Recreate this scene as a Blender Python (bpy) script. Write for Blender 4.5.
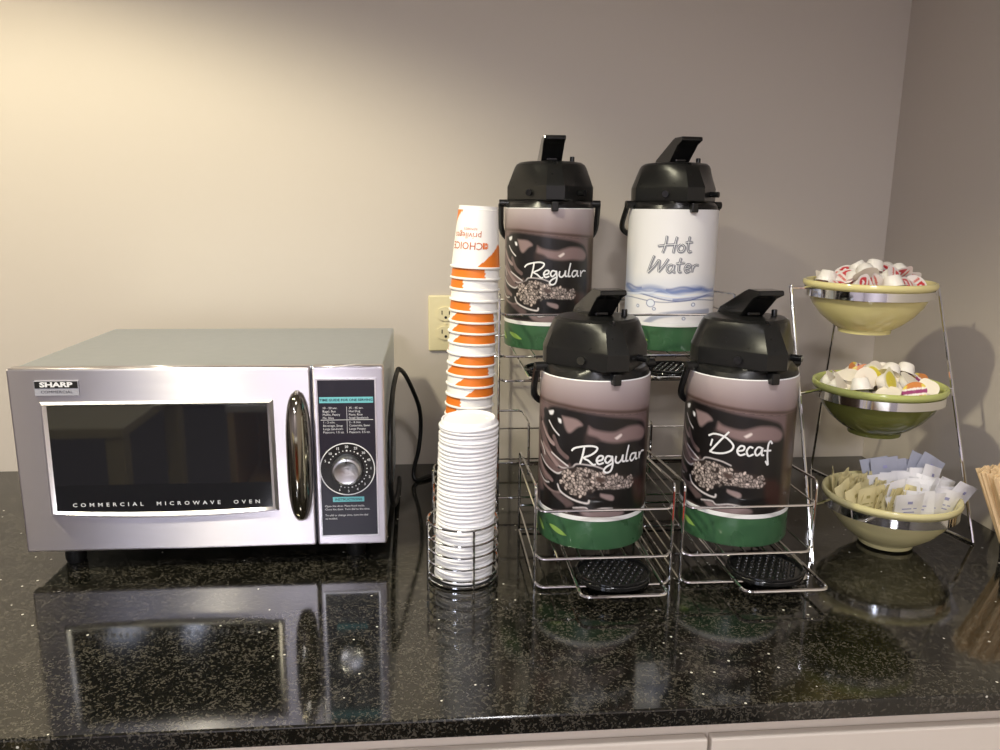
import bpy, bmesh, math, random
import numpy as np
from mathutils import Vector, Matrix, Quaternion
random.seed(4)
PI = math.pi
for o in list(bpy.data.objects): bpy.data.objects.remove(o)
C = bpy.context.scene.collection
SC = bpy.context.scene

# ------------------------------------------------------------------ camera
def make_camera():
    yaw, pitch, roll = 0.0898847654, 0.2074545863, 0.0102204647
    cy, sy, cp, sp = math.cos(yaw), math.sin(yaw), math.cos(pitch), math.sin(pitch)
    fwd = Vector((sy*cp, cy*cp, -sp)); right = Vector((cy, -sy, 0)); up = right.cross(fwd)
    cr, sr = math.cos(roll), math.sin(roll)
    r2 = cr*right + sr*up; u2 = -sr*right + cr*up
    cd = bpy.data.cameras.new('camera'); cam = bpy.data.objects.new('camera', cd); C.objects.link(cam)
    m = Matrix.Identity(4)
    for i in range(3): m[i][0] = r2[i]; m[i][1] = u2[i]; m[i][2] = -fwd[i]
    m[0][3], m[1][3], m[2][3] = 0.5511266855, -1.5982856354, 0.5281014905
    cam.matrix_world = m
    cd.sensor_width = 36; cd.lens = 785.67*36/1000; cd.clip_start = .02
    SC.camera = cam
make_camera()

# ------------------------------------------------------------------ light and exposure
W = bpy.data.worlds.new('world'); SC.world = W; W.use_nodes = True
W.node_tree.nodes['Background'].inputs[0].default_value = (.8, .82, .9, 1)
W.node_tree.nodes['Background'].inputs[1].default_value = .15
SC.view_settings.view_transform = 'Standard'; SC.view_settings.look = 'None'
SC.view_settings.gamma = 1; SC.view_settings.use_curve_mapping = False
SC.view_settings.exposure = 0
CEIL = 1.53
def spot(loc, power, color, deg, blend, rad, aim=(0, 0, -1)):
    l = bpy.data.lights.new('spot', 'SPOT'); l.energy = power; l.color = color
    l.spot_size = math.radians(deg); l.spot_blend = blend; l.shadow_soft_size = rad
    o = bpy.data.objects.new('spot', l); C.objects.link(o); o.location = loc
    o.rotation_euler = Vector(aim).to_track_quat('-Z', 'Y').to_euler(); return o
def area(loc, power, color, sx, sy, aim=(0, 0, -1)):
    l = bpy.data.lights.new('area', 'AREA'); l.energy = power; l.color = color
    l.shape = 'RECTANGLE'; l.size = sx; l.size_y = sy
    o = bpy.data.objects.new('area', l); C.objects.link(o); o.location = loc
    o.rotation_euler = Vector(aim).to_track_quat('-Z', 'Y').to_euler(); return o
KEY = (-.15, -1.0, 1.49)
spot(KEY, 72, (1, .94, .69), 126, .28, .045)
ADDED_FILL = (-.75, -.62, 1.49)  # unseen second lamp, added to brighten the upper left wall
spot(ADDED_FILL, 30, (1, .88, .60), 125, .25, .05)
ADDED_PANELS = [(-.95, -3.2, .07), (-.62, -3.2, .04), (-.25, -4.3, .28)]  # strips added for streaks on the steel front, wide panel added as wall fill
for px_, py_, hw_ in ADDED_PANELS: area((px_, py_, CEIL - .02), 9 if hw_ < .1 else 88, (.74, .80, 1) if hw_ < .1 else (.93, .92, 1), 2*hw_, .55)
spot((.75, -1.75, 1.49), 66, (.97, .95, .97), 160, .6, .12)  # unseen overhead lamp added as ambient fill

# ------------------------------------------------------------------ materials
def mat(name, col=(.8, .8, .8), rough=.5, metal=0., **k):
    m = bpy.data.materials.new(name); m.use_nodes = True
    b = m.node_tree.nodes['Principled BSDF']
    b.inputs['Base Color'].default_value = (*col, 1); b.inputs['Roughness'].default_value = rough
    b.inputs['Metallic'].default_value = metal
    for q, v in k.items(): b.inputs[q].default_value = v
    return m
def s2l(r, g, b):
    f = lambda c: (c/255/12.92) if c/255 <= .04045 else ((c/255+.055)/1.055)**2.4
    return (f(r), f(g), f(b))
def nodes(m): return m.node_tree.nodes, m.node_tree.links, m.node_tree.nodes['Principled BSDF']
def noise_rough(m, scale, lo, hi, stretch=(1, 1, 1), bump=0.):
    n, l, b = nodes(m)
    tc = n.new('ShaderNodeTexCoord'); mp = n.new('ShaderNodeMapping'); mp.inputs['Scale'].default_value = stretch
    t = n.new('ShaderNodeTexNoise'); t.inputs['Scale'].default_value = scale; t.inputs['Detail'].default_value = 3
    r = n.new('ShaderNodeMapRange'); r.inputs['To Min'].default_value = lo; r.inputs['To Max'].default_value = hi
    l.new(tc.outputs['Object'], mp.inputs[0]); l.new(mp.outputs[0], t.inputs['Vector'])
    l.new(t.outputs[0], r.inputs[0]); l.new(r.outputs[0], b.inputs['Roughness'])
    if bump:
        bu = n.new('ShaderNodeBump'); bu.inputs['Strength'].default_value = bump; bu.inputs['Distance'].default_value = .002
        l.new(t.outputs[0], bu.inputs['Height']); l.new(bu.outputs[0], b.inputs['Normal'])
    return m
M = {}
M['wall'] = noise_rough(mat('wall_paint', s2l(197, 187, 175), .75), 60, .6, .8, bump=.06)
M['wall_far'] = noise_rough(mat('far_wall_paint', s2l(190, 182, 186), .8), 60, .7, .85)
M['ceiling'] = noise_rough(mat('ceiling_paint', (.55, .54, .53), .9), 40, .8, .95)
M['floor'] = noise_rough(mat('floor_tile', s2l(64, 60, 58), .5), 8, .35, .6)
M['cabinet'] = noise_rough(mat('cabinet_laminate', s2l(226, 215, 200), .4), 30, .35, .5)
M['steel'] = noise_rough(mat('brushed_steel', (.66, .63, .67), .38, 1.), 90, .33, .41, (.02, 1, 1))
def brushed(m, an):
    n, l, b = nodes(m); b.inputs['Anisotropic'].default_value = an; b.inputs['Anisotropic Rotation'].default_value = .25
    t = n.new('ShaderNodeTangent'); t.direction_type = 'RADIAL'; t.axis = 'Z'; l.new(t.outputs[0], b.inputs['Tangent'])
brushed(M['steel'], 1.)
M['trim'] = noise_rough(mat('bright_trim', (.92, .91, .93), .35, 1.), 60, .30, .40)
M['steel_top'] = noise_rough(mat('satin_steel_top', (.52, .58, .63), .35, 1.), 60, .3, .42)
M['chrome'] = noise_rough(mat('chrome', (.86, .86, .86), .08, 1.), 30, .05, .12)
M['dark_chrome'] = noise_rough(mat('smoked_chrome', (.30, .28, .23), .08, 1.), 20, .06, .12)
M['glass_black'] = noise_rough(mat('black_door_glass', (.012, .012, .014), .04), 10, .02, .05)
M['black'] = noise_rough(mat('black_plastic', (.009, .009, .0085), .3, 0., **{'Specular IOR Level': .42}), 200, .24, .36)
M['black_gloss'] = noise_rough(mat('glossy_black_plastic', (.01, .01, .01), .12), 50, .08, .16)
M['rubber'] = noise_rough(mat('black_rubber', (.0025, .0025, .0025), .5), 50, .4, .6)
M['panel'] = noise_rough(mat('dark_panel', s2l(34, 32, 44), .3), 50, .25, .35)
M['white_ink'] = noise_rough(mat('white_ink', (.8, .8, .8), .5), 50, .45, .55)
M['grey_ink'] = noise_rough(mat('grey_ink', s2l(165, 165, 172), .5), 50, .45, .55)
M['teal'] = noise_rough(mat('teal_ink', s2l(120, 200, 205), .5), 50, .45, .55)
M['dark_ink'] = noise_rough(mat('dark_ink', s2l(30, 50, 60), .5), 50, .45, .55)
M['knob'] = noise_rough(mat('silver_knob', (.6, .6, .61), .3, 1.), 60, .28, .33)
M['ivory'] = noise_rough(mat('ivory_plastic', s2l(226, 214, 170), .4), 50, .35, .45)
M['lid'] = noise_rough(mat('white_lid_plastic', s2l(246, 245, 246), .35), 50, .3, .4)
M['green'] = noise_rough(mat('green_band', s2l(60, 98, 66), .25), 30, .22, .35)
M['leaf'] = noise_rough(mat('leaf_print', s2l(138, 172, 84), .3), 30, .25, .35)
M['white_band'] = noise_rough(mat('white_band', (.85, .85, .84), .35), 30, .3, .4)
M['bowl_yellow'] = noise_rough(mat('yellow_glaze', s2l(226, 214, 150), .12), 20, .08, .16)
M['bowl_green'] = noise_rough(mat('green_glaze', s2l(112, 116, 60), .12), 20, .08, .16)
M['bowl_green_rim'] = noise_rough(mat('light_green_glaze', s2l(184, 190, 112), .15), 20, .1, .2)
M['bowl_cream'] = noise_rough(mat('cream_glaze', s2l(212, 202, 150), .12), 20, .08, .16)
M['wood'] = noise_rough(mat('birch_stick', s2l(232, 202, 158), .6), 60, .5, .7, (1, 1, .1))
M['cream_cup'] = noise_rough(mat('creamer_cup', s2l(238, 232, 222), .35), 50, .3, .4)
M['orange'] = noise_rough(mat('orange_ink', s2l(222, 110, 30), .5), 50, .45, .55)
M['rust'] = noise_rough(mat('rust_ink', s2l(190, 105, 70), .5), 50, .45, .55)
M['beige_pack'] = noise_rough(mat('beige_packet_paper', s2l(226, 214, 164), .6), 80, .5, .7, bump=.2)
M['white_pack'] = noise_rough(mat('white_packet_paper', s2l(236, 234, 236), .6), 80, .5, .7, bump=.2)
M['blue_pack'] = noise_rough(mat('blue_grey_packet_paper', s2l(172, 174, 188), .6), 80, .5, .7, bump=.2)
M['pack_ink'] = noise_rough(mat('blue_print', s2l(160, 160, 200), .6), 50, .5, .7)
M['olive_ink'] = noise_rough(mat('olive_print', s2l(176, 164, 104), .6), 50, .5, .7)
def emit(name, col, s):
    m = mat(name, (.8, .8, .8)); n, l, b = nodes(m)
    b.inputs['Emission Color'].default_value = (*col, 1); b.inputs['Emission Strength'].default_value = s; return m
M['lamp'] = emit('lamp_disc', (1, .82, .56), 12)
M['panel_lamp'] = emit('panel_diffuser', (1, .93, .98), 3)

def granite():
    m = mat('granite', (.01, .01, .01), .085, IOR=1.72); n, l, b = nodes(m)
    tc = n.new('ShaderNodeTexCoord')
    t = n.new('ShaderNodeTexVoronoi'); t.inputs['Scale'].default_value = 460; t.inputs['Randomness'].default_value = 1
    wn = n.new('ShaderNodeTexNoise'); wn.inputs['Scale'].default_value = 160; wn.inputs['Detail'].default_value = 2
    wv = n.new('ShaderNodeVectorMath'); wv.operation = 'MULTIPLY_ADD'; wv.inputs[1].default_value = (.012, .012, .012)
    l.new(tc.outputs['Object'], wn.inputs['Vector']); l.new(wn.outputs['Color'], wv.inputs[0]); l.new(tc.outputs['Object'], wv.inputs[2]); l.new(wv.outputs[0], t.inputs['Vector'])
    sc = n.new('ShaderNodeSeparateColor'); l.new(t.outputs['Color'], sc.inputs[0])
    cl = n.new('ShaderNodeTexNoise'); cl.inputs['Scale'].default_value = 26; cl.inputs['Detail'].default_value = 3; l.new(tc.outputs['Object'], cl.inputs['Vector'])
    ad = n.new('ShaderNodeMath'); ad.operation = 'MULTIPLY_ADD'; ad.inputs[1].default_value = .62; l.new(sc.outputs[0], ad.inputs[0])
    hm = n.new('ShaderNodeMath'); hm.operation = 'MULTIPLY_ADD'; hm.inputs[1].default_value = .45; hm.inputs[2].default_value = .275; l.new(cl.outputs[0], hm.inputs[0]); l.new(hm.outputs[0], ad.inputs[2])
    r = n.new('ShaderNodeValToRGB'); l.new(ad.outputs[0], r.inputs[0])
    e = r.color_ramp.elements; e[0].position = .80; e[0].color = (.004, .004, .003, 1)
    e[1].position = 1.12; e[1].color = (.06, .054, .042, 1)
    x = e.new(.89); x.color = (.006, .0055, .004, 1)
    x = e.new(.99); x.color = (.018, .016, .010, 1)
    v = n.new('ShaderNodeTexVoronoi'); v.inputs['Scale'].default_value = 75; l.new(tc.outputs['Object'], v.inputs['Vector'])
    lt = n.new('ShaderNodeMath'); lt.operation = 'LESS_THAN'; lt.inputs[1].default_value = .12; l.new(v.outputs['Distance'], lt.inputs[0])
    sp = n.new('ShaderNodeSeparateColor'); l.new(v.outputs['Color'], sp.inputs[0])
    gt = n.new('ShaderNodeMath'); gt.operation = 'GREATER_THAN'; gt.inputs[1].default_value = .87; l.new(sp.outputs[0], gt.inputs[0])
    mu = n.new('ShaderNodeMath'); mu.operation = 'MULTIPLY'; l.new(lt.outputs[0], mu.inputs[0]); l.new(gt.outputs[0], mu.inputs[1])
    mx = n.new('ShaderNodeMix'); mx.data_type = 'RGBA'; l.new(mu.outputs[0], mx.inputs['Factor']); l.new(r.outputs[0], mx.inputs['A'])
    mx.inputs['B'].default_value = (.6, .58, .5, 1); l.new(mx.outputs['Result'], b.inputs['Base Color'])
    return m
M['granite'] = granite()
def vcol(name, rough):
    m = mat(name, (.8, .8, .8), rough); n, l, b = nodes(m)
    a = n.new('ShaderNodeVertexColor'); a.layer_name = 'Col'; l.new(a.outputs[0], b.inputs['Base Color'])
    return m
M['label'] = vcol('printed_label', .32)
M['cup_print'] = vcol('printed_cup_paper', .45)
M['foil'] = vcol('printed_foil', .35)

# ------------------------------------------------------------------ geometry helpers
class MB:
    def __init__(s): s.v = []; s.f = []
    def add(s, vs, fs):
        k = len(s.v); s.v += [tuple(p) for p in vs]; s.f += [tuple(i+k for i in f) for f in fs]; return s
    def box(s, a, b):
        x0, y0, z0 = a; x1, y1, z1 = b
        return s.add([(x0,y0,z0),(x1,y0,z0),(x1,y1,z0),(x0,y1,z0),(x0,y0,z1),(x1,y0,z1),(x1,y1,z1),(x0,y1,z1)],
              [(0,3,2,1),(4,5,6,7),(0,1,5,4),(1,2,6,5),(2,3,7,6),(3,0,4,7)])
    def tube(s, pts, r, n=8, closed=False, cap=True):
        P = [Vector(p) for p in pts]; N = len(P); rings = []; 
        prev = None; up = None
        for i in range(N):
            if closed: d = (P[(i+1) % N]-P[i-1])
            else: d = P[min(i+1, N-1)]-P[max(i-1, 0)]
            d = d.normalized()
            if up is None:
                a = Vector((0, 0, 1)) if abs(d.z) < .9 else Vector((1, 0, 0)); up = (a-d*a.dot(d)).normalized()
            else: up = (up-d*up.dot(d)).normalized()
            w = d.cross(up); rr = r[i] if isinstance(r, (list, tuple)) else r
            k = 1.
            rings.append([P[i]+(up*math.cos(2*PI*j/n)+w*math.sin(2*PI*j/n))*rr*k for j in range(n)])
        vs = [p for q in rings for p in q]; fs = []
        for i in range(N if closed else N-1):
            a = i*n; b = ((i+1) % N)*n
            for j in range(n): fs.append((a+j, a+(j+1) % n, b+(j+1) % n, b+j))
        if not closed and cap: fs += [tuple(range(n))[::-1], tuple((N-1)*n+j for j in range(n))]
        return s.add(vs, fs)
    def lathe(s, prof, n=48, c=(0, 0, 0), a0=0, a1=2*PI, wave=None):
        full = abs(a1-a0-2*PI) < 1e-6; K = n if full else n+1; vs = []; fs = []
        for (r, z) in prof:
            for j in range(K):
                a = a0+(a1-a0)*j/n; vs.append((c[0]+r*math.cos(a), c[1]+r*math.sin(a), c[2]+z))
        for i in range(len(prof)-1):
            for j in range(n):
                k = (j+1) % K; fs.append((i*K+j, i*K+k, (i+1)*K+k, (i+1)*K+j))
        return s.add(vs, fs)
    def poly(s, pts, y0, y1, axis='y'):
        n = len(pts)
        if axis == 'y': f = lambda p, t: (p[0], t, p[1])
        else: f = lambda p, t: (p[0], p[1], t)
        s.add([f(p, y0) for p in pts]+[f(p, y1) for p in pts],
              [tuple(range(n)), tuple(range(2*n-1, n-1, -1))]+[(i, i+n, (i+1) % n+n, (i+1) % n) for i in range(n)])
        return s
    def xf(s, m):
        s.v = [tuple(m @ Vector(p)) for p in s.v]; return s
    def join(s, o): return s.add(o.v, o.f)
    def mesh(s, name, m=None, smooth=True, ang=40):
        me = bpy.data.meshes.new(name); me.from_pydata(s.v, [], s.f); me.update()
        bm = bmesh.new(); bm.from_mesh(me); bmesh.ops.recalc_face_normals(bm, faces=bm.faces); bm.to_mesh(me); bm.free()
        if m: me.materials.append(m)
        if smooth:
            me.polygons.foreach_set('use_smooth', [True]*len(me.polygons))
            try: me.set_sharp_from_angle(angle=math.radians(ang))
            except Exception: pass
        return me
    def build(s, name, m, parent=None, smooth=True, bevel=0, seg=2, label=None, ang=40):
        o = bpy.data.objects.new(name, s.mesh(name, m, smooth, ang)); C.objects.link(o)
        if parent: o.parent = parent
        if bevel:
            b = o.modifiers.new('bevel', 'BEVEL'); b.width = bevel; b.segments = seg; b.limit_method = 'ANGLE'; b.angle_limit = math.radians(35)
            b.harden_normals = False
        if label: o['label'] = label
        return o
def thing(name, label, cat, loc=(0, 0, 0), rz=0, group=None):
    o = bpy.data.objects.new(name, None); C.objects.link(o); o.empty_display_size = .02
    o.location = loc; o.rotation_euler = (0, 0, rz); return tag(o, label, cat, group)
def tag(o, label, cat, group=None):
    o['label'] = label; o['category'] = cat
    if group: o['group'] = group
    return o
def struct(o): o['kind'] = 'structure'; return o
def copy_tree(o, parent=None):
    c = o.copy(); C.objects.link(c)
    if parent: c.parent = parent
    for ch in list(o.children): copy_tree(ch, c)
    return c
def arc_pts(pts, r, k=5, closed=False):
    """round the corners of a polyline"""
    P = [Vector(p) for p in pts]; out = []; N = len(P)
    for i in range(N):
        if not closed and i in (0, N-1): out.append(P[i]); continue
        a, b, c = P[i-1], P[i], P[(i+1) % N]
        u = (a-b); v = (c-b); q = min(r, u.length*.45, v.length*.45); u.normalize(); v.normalize()
        for t in range(k+1):
            t /= k; out.append((b+u*q)*(1-t)**2+b*2*t*(1-t)+(b+v*q)*t*t)
    return out
def smooth_path(pts, k=6):
    P = [Vector(p) for p in pts]; out = []
    for i in range(len(P)-1):
        a = P[max(i-1, 0)]; b = P[i]; c = P[i+1]; d = P[min(i+2, len(P)-1)]
        for t in range(k):
            t /= k
            out.append(.5*((2*b)+(c-a)*t+(2*a-5*b+4*c-d)*t*t+(3*b-a-3*c+d)*t**3))
    return out+[P[-1]]
def text_mesh(body, size, bold=0., sx=1., align='CENTER', spacing=1.):
    cu = bpy.data.curves.new('t', 'FONT'); cu.body = body; cu.size = size; cu.offset = bold; cu.align_x = align
    cu.align_y = 'CENTER'; cu.space_character = spacing; cu.resolution_u = 2
    o = bpy.data.objects.new('t', cu); C.objects.link(o)
    dg = bpy.context.evaluated_depsgraph_get(); dg.update()
    me = bpy.data.meshes.new_from_object(o.evaluated_get(dg))
    mb = MB(); mb.v = [(v.co.x*sx, v.co.y, 0) for v in me.vertices]; mb.f = [tuple(p.vertices) for p in me.polygons]
    bpy.data.objects.remove(o); bpy.data.curves.remove(cu); bpy.data.meshes.remove(me)
    return mb
def front_text(body, x, z, y, size, **k):      # lettering lying in a plane facing -Y
    t = text_mesh(body, size, **k); t.v = [(x+a, y, z+b) for a, b, _ in t.v]; return t

# ------------------------------------------------------------------ the room
XR, XL, YF, FL = 1.507, -2.4, -5.2, -.91
struct(MB().box((XL-.1, 0, FL-.1), (XR+.1, .1, CEIL+.1)).build('wall_back', M['wall'], smooth=False))
struct(MB().box((XR, YF, FL-.1), (XR+.1, -.0005, CEIL+.1)).build('wall_right', M['wall'], smooth=False))
struct(MB().box((XL-.1, YF, FL-.1), (XL, -.0005, CEIL+.1)).build('wall_left', M['wall_far'], smooth=False))
struct(MB().box((XL-.1, YF-.1, FL-.1), (XR+.1, YF, CEIL+.1)).build('wall_front', M['wall_far'], smooth=False))
struct(MB().box((XL, YF, FL-.1), (XR, 0, FL)).build('floor', M['floor'], smooth=False))
struct(MB().box((XL, YF, CEIL), (XR, 0, CEIL+.1)).build('ceiling', M['ceiling'], smooth=False))
for i, (a, b, hw) in enumerate(ADDED_PANELS):
    t = thing('ceiling_light', ['wider of the two strip lights on the ceiling behind the camera', 'narrower of the two strip lights on the ceiling behind the camera', 'square ceiling panel light nearer the far wall'][i], 'light', (a, b, CEIL))
    fr = MB()
    for s_ in (-1, 1):
        fr.box((-hw-.022, s_*.29-.012, -.018), (hw+.022, s_*.29+.012, 0)); fr.box((s_*(hw+.010)-.012, -.278, -.018), (s_*(hw+.010)+.012, .278, 0))
    fr.build('frame', M['white_band'], t, smooth=False)
    MB().box((-hw+.002, -.278, -.008), (hw-.002, .278, -.001)).build('diffuser', M['panel_lamp'], t, smooth=False)
for (a, b, lab) in ((KEY[0], KEY[1], 'round warm recessed downlight above the microwave'), (ADDED_FILL[0], ADDED_FILL[1], 'round warm recessed downlight near the wall, left of the microwave'), (.75, -1.75, 'round recessed downlight in front of the counter')):
    t = thing('recessed_downlight', lab, 'light', (a, b, CEIL))
    MB().lathe([(.045, -.002), (.045, -.006), (.062, -.008), (.070, -.004), (.070, 0)], 40).build('trim_ring', M['white_band'], t)
    MB().lathe([(.0005, -.003), (.045, -.003)], 40).build('lamp_disc', M['lamp'], t)

# counter and cabinets
YE = -.8586
t = MB().box((XL, YE, -.023), (XR-.0005, -.0005, 0)).build('granite_countertop', M['granite'], smooth=False, bevel=.0025, seg=3)
tag(t, 'polished black speckled granite countertop along the wall', 'countertop')
cab_edges = [-2.4, -1.5, -.6, .13, .86, XR-.002]
cab_lab = ['cream base cabinet at the far left end', 'cream base cabinet second from the left end', 'cream base cabinet under the left edge of the microwave',
           'cream base cabinet under the paper cups', 'cream base cabinet in the corner under the bowls']
for i in range(5):
    x0, x1 = cab_edges[i]+.0001, cab_edges[i+1]-.0001
    t = thing('base_cabinet', cab_lab[i], 'cabinet', ((x0+x1)/2, -.42, FL), group='cream base cabinets')
    w = (x1-x0)/2; H = -.0235-FL
    MB().box((-w, -.41, .1), (w, .415, H)).join(MB().box((-w, -.35, 0), (w, .415, .1))).build('body', M['cabinet'], t, smooth=False)
    d = MB().box((-w+.002, -.424, H-.19), (w-.002, -.411, H-.028)).build('drawer', M['cabinet'], t, smooth=False, bevel=.002)
    MB().tube(arc_pts([(-.06, -.428, H-.11), (-.06, -.455, H-.11), (.06, -.455, H-.11), (.06, -.428, H-.11)], .012), .005).build('handle', M['chrome'], d)
    for s_ in (-1, 1):
        xa, xb = (-w+.012, -.002) if s_ < 0 else (.002, w-.012)
        d = MB().box((xa, -.428, .12), (xb, -.411, H-.2)).build('door', M['cabinet'], t, smooth=False, bevel=.002)
        hx = s_*.03
        MB().tube(arc_pts([(hx, -.428, H-.26), (hx, -.455, H-.26), (hx, -.455, H-.36), (hx, -.428, H-.36)], .012), .005).build('handle', M['chrome'], d)

# furniture behind the camera, seen mirrored in the oven door
t = thing('side_table', 'cream laminate side table standing behind the camera, left of the low shelf', 'table', (-1.05, -2.3, FL))
MB().box((-.58, -.33, .68), (.58, .33, .715)).build('table_top', M['ivory'], t, smooth=False, bevel=.003)
for sx in (-1, 1):
    for sy in (-1, 1): MB().box((sx*.545-.03, sy*.29-.03, 0), (sx*.545+.03, sy*.29+.03, .68)).build('leg', M['ivory'], t, smooth=False, bevel=.003)
t = thing('low_shelf', 'low brown shelf with a white top standing behind the camera', 'shelf', (.36, -2.42, FL))
MB().box((-.56, -.2, .70), (.56, .2, .725)).build('shelf_top', M['white_band'], t, smooth=False, bevel=.003)
for z in (.02, .36): MB().box((-.53, -.19, z), (.53, .19, z+.02)).build('shelf_board', M['wood'], t, smooth=False)
for sx in (-1, 1): MB().box((sx*.545-.012, -.19, 0), (sx*.545+.012, .19, .70)).build('side_panel', M['wood'], t, smooth=False)
MB().box((-.53, -.2, 0), (.53, -.19, .70)).build('back_panel', M['wood'], t, smooth=False)
cr = mat('red_carton', s2l(190, 40, 40), .5)
for x, lab in ((-.30, 'red carton on the low shelf, end nearer the table'), (.05, 'red carton in the middle of the low shelf')):
    q = MB().box((-.10, -.09, 0), (.10, .09, .17)).build('carton', noise_rough(cr, 40, .4, .6), smooth=False, bevel=.002); q.location = (.36+x, -2.40, FL+.3805); tag(q, lab, 'box')

# wall outlet
t = thing('wall_outlet', 'ivory duplex wall outlet behind the paper cup stack', 'outlet', (.5825, 0, .3))
MB().box((-.035, -.006, -.057), (.035, -.0003, .057)).build('cover_plate', M['ivory'], t, smooth=False, bevel=.003, seg=3)
for s_ in (1, -1):
    r = MB()
    pts = [(.0165*math.copysign(min(1, abs(math.cos(a))*1.25), math.cos(a)), s_*.0195+.0145*math.sin(a)) for a in [2*PI*i/32 for i in range(32)]]
    o = r.poly(pts, -.0085, -.0055).build('receptacle', M['ivory'], t)
    sl = MB().box((-.0085, -.0089, s_*.0195-.001), (-.0065, -.0084, s_*.0195+.007)).box((.0065, -.0089, s_*.0195-.001), (.0085, -.0084, s_*.0195+.006))
    sl.lathe([(0.0001, 0), (.0025, 0)], 12).build('slots', M['black'], o, smooth=False)
    sl2 = [(0+.0028*math.cos(a), s_*.0195-.007+.0028*math.sin(a)) for a in [2*PI*i/14 for i in range(14)]]
    MB().poly(sl2, -.0089, -.0084).build('ground_hole', M['black'], o, smooth=False)
MB().poly([(.003*math.cos(2*PI*i/16), .003*math.sin(2*PI*i/16)) for i in range(16)], -.0075, -.0055).build('screw', M['ivory'], t)

# ------------------------------------------------------------------ microwave
def microwave():
    t = thing('microwave_oven', 'stainless steel commercial microwave oven with dark glass door and dial', 'microwave', (-.0372, -.4746, 0))
    D = .3854; Z0, Z1 = .031, .3053; Wd = .52
    body = MB().box((.002, .019, Z0+.003), (Wd-.002, D, Z1-.002)).build('body', M['steel_top'], t, smooth=False, bevel=.0025)
    for x in (.05, Wd-.05):
        for y in (.04, D-.05):
            MB().lathe([(.0001, 0), (.013, 0), (.015, .006), (.015, Z0+.0035), (.0001, Z0+.0035)], 20, (x, y, 0)).build('foot', M['rubber'], t)
    v = MB()
    for i in range(9): v.box((Wd-.0022, .10+i*.022, .10), (Wd-.0015, .105+i*.022, .16))
    v.build('side_vent', M['black'], t, smooth=False)
    # door
    door = MB().box((0, 0, Z0), (.4152, .0195, Z1)).build('door', M['steel'], t, smooth=False, bevel=.0035, seg=4)
    def win(dx, dz, bow, n=14):   # outline with a bowed bottom
        x0, x1, zt, zb = .0400+dx, .3630-dx, .2575-dz, .0885+dz
        q = [(x0+.001, zt), (x1-.001, zt)]
        for i in range(n+1):
            s_ = i/n; x = x1+(x0-x1)*s_; q.append((x, zb-bow*4*s_*(1-s_)))
        return q
    out, inn, gl = win(0, 0, .0075), win(.0045, .0035, .006), win(.009, .0065, .004)
    fr = MB(); n = len(out)
    vs = [(x, -.0002, z) for x, z in out]+[(x, -.005, z) for x, z in inn]+[(x, -.0012, z) for x, z in gl]
    fs = []
    for i in range(n):
        k = (i+1) % n; fs += [(i, k, n+k, n+i), (n+i, n+k, 2*n+k, 2*n+i)]
    fr.add(vs, fs).build('window_frame', M['trim'], door, ang=60)
    MB().poly(gl, -.0014, .002).build('window_glass', M['glass_black'], door, smooth=False)
    front_text('COMMERCIAL  MICROWAVE  OVEN', .204, .1035, -.0022, .0080, sx=1.18, bold=.0001, spacing=1.92).build('lettering', M['white_ink'], door, smooth=False)
    bd = MB().box((.0370, -.0022, .2665), (.0965, .0001, .2880)).build('badge', M['grey_ink'], door, smooth=False, bevel=.0005)
    MB().box((.0380, -.0028, .2775), (.0955, -.002, .2872)).build('badge_field', M['black'], bd, smooth=False)
    front_text('SHARP', .0668, .2823, -.0031, .0095, sx=1.55, bold=.00045).build('logo_lettering', M['white_ink'], bd, smooth=False)
    front_text('COMMERCIAL', .0668, .2720, -.0026, .0055, sx=1.25).build('logo_lettering', M['panel'], bd, smooth=False)
    # handle: lens shaped smoked chrome pull
    h = MB(); N, K = 40, 16; vs = []; fs = []
    for i in range(N+1):
        s_ = i/N; q = max(0, 1-abs(2*s_-1)**3.4)**.5; wz = .0720+.1990*s_; ww = .0015+.0165*q; dd = .002+.030*q**.9
        for j in range(K+1):
            a = PI*j/K; vs.append((.3962+ww*math.cos(a), -dd*math.sin(a)**.8-.0002, wz))
    for i in range(N):
        for j in range(K): fs.append((i*(K+1)+j, i*(K+1)+j+1, (i+1)*(K+1)+j+1, (i+1)*(K+1)+j))
    h.add(vs, fs).build('handle', M['dark_chrome'], door, ang=80)
    # control panel
    pn = MB().box((.4172, 0, Z0), (Wd, .0195, Z1)).build('control_panel', M['steel'], t, smooth=False, bevel=.0035, seg=4)
    fx = MB()
    for a, b in (((.4235, .0455), (.4255, .2875)), ((.5068, .0455), (.5088, .2875))): fx.box((a[0], -.0022, a[1]), (b[0], .0002, b[1]))
    fx.box((.4255, -.0022, .2855), (.5068, .0002, .2875)); fx.box((.4255, -.0022, .0455), (.5068, .0002, .0475))
    fx.build('panel_trim', M['trim'], pn, smooth=False)
    MB().box((.4255, -.0014, .0475), (.5068, .0002, .2855)).build('panel_face', M['panel'], pn, smooth=False)
    y = -.0019
    MB().box((.4275, y, .2515), (.5045, -.0013, .2603)).build('teal_strip', M['teal'], pn, smooth=False)
    front_text('TIME GUIDE FOR ONE SERVING', .466, .2559, y-.0003, .0048, sx=1.12, bold=.0001).build('lettering', M['dark_ink'], pn, smooth=False)
    tx = MB()
    rows = [['10 - 20 sec.', 'Bagel, Bun', 'Muffin, Pastry', 'Pie, Slice'], ['35 - 45 sec.', 'Hot Dog', 'Pasta, Rice', 'Small Sandwich'],
            ['1 - 2 min.', 'Beverage, Soup', 'Large Sandwich', 'Popcorn, 1.5 oz.'], ['2 - 4 min.', 'Casserole, Stew', 'Large Potato', 'Popcorn, 3.5 oz.']]
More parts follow.
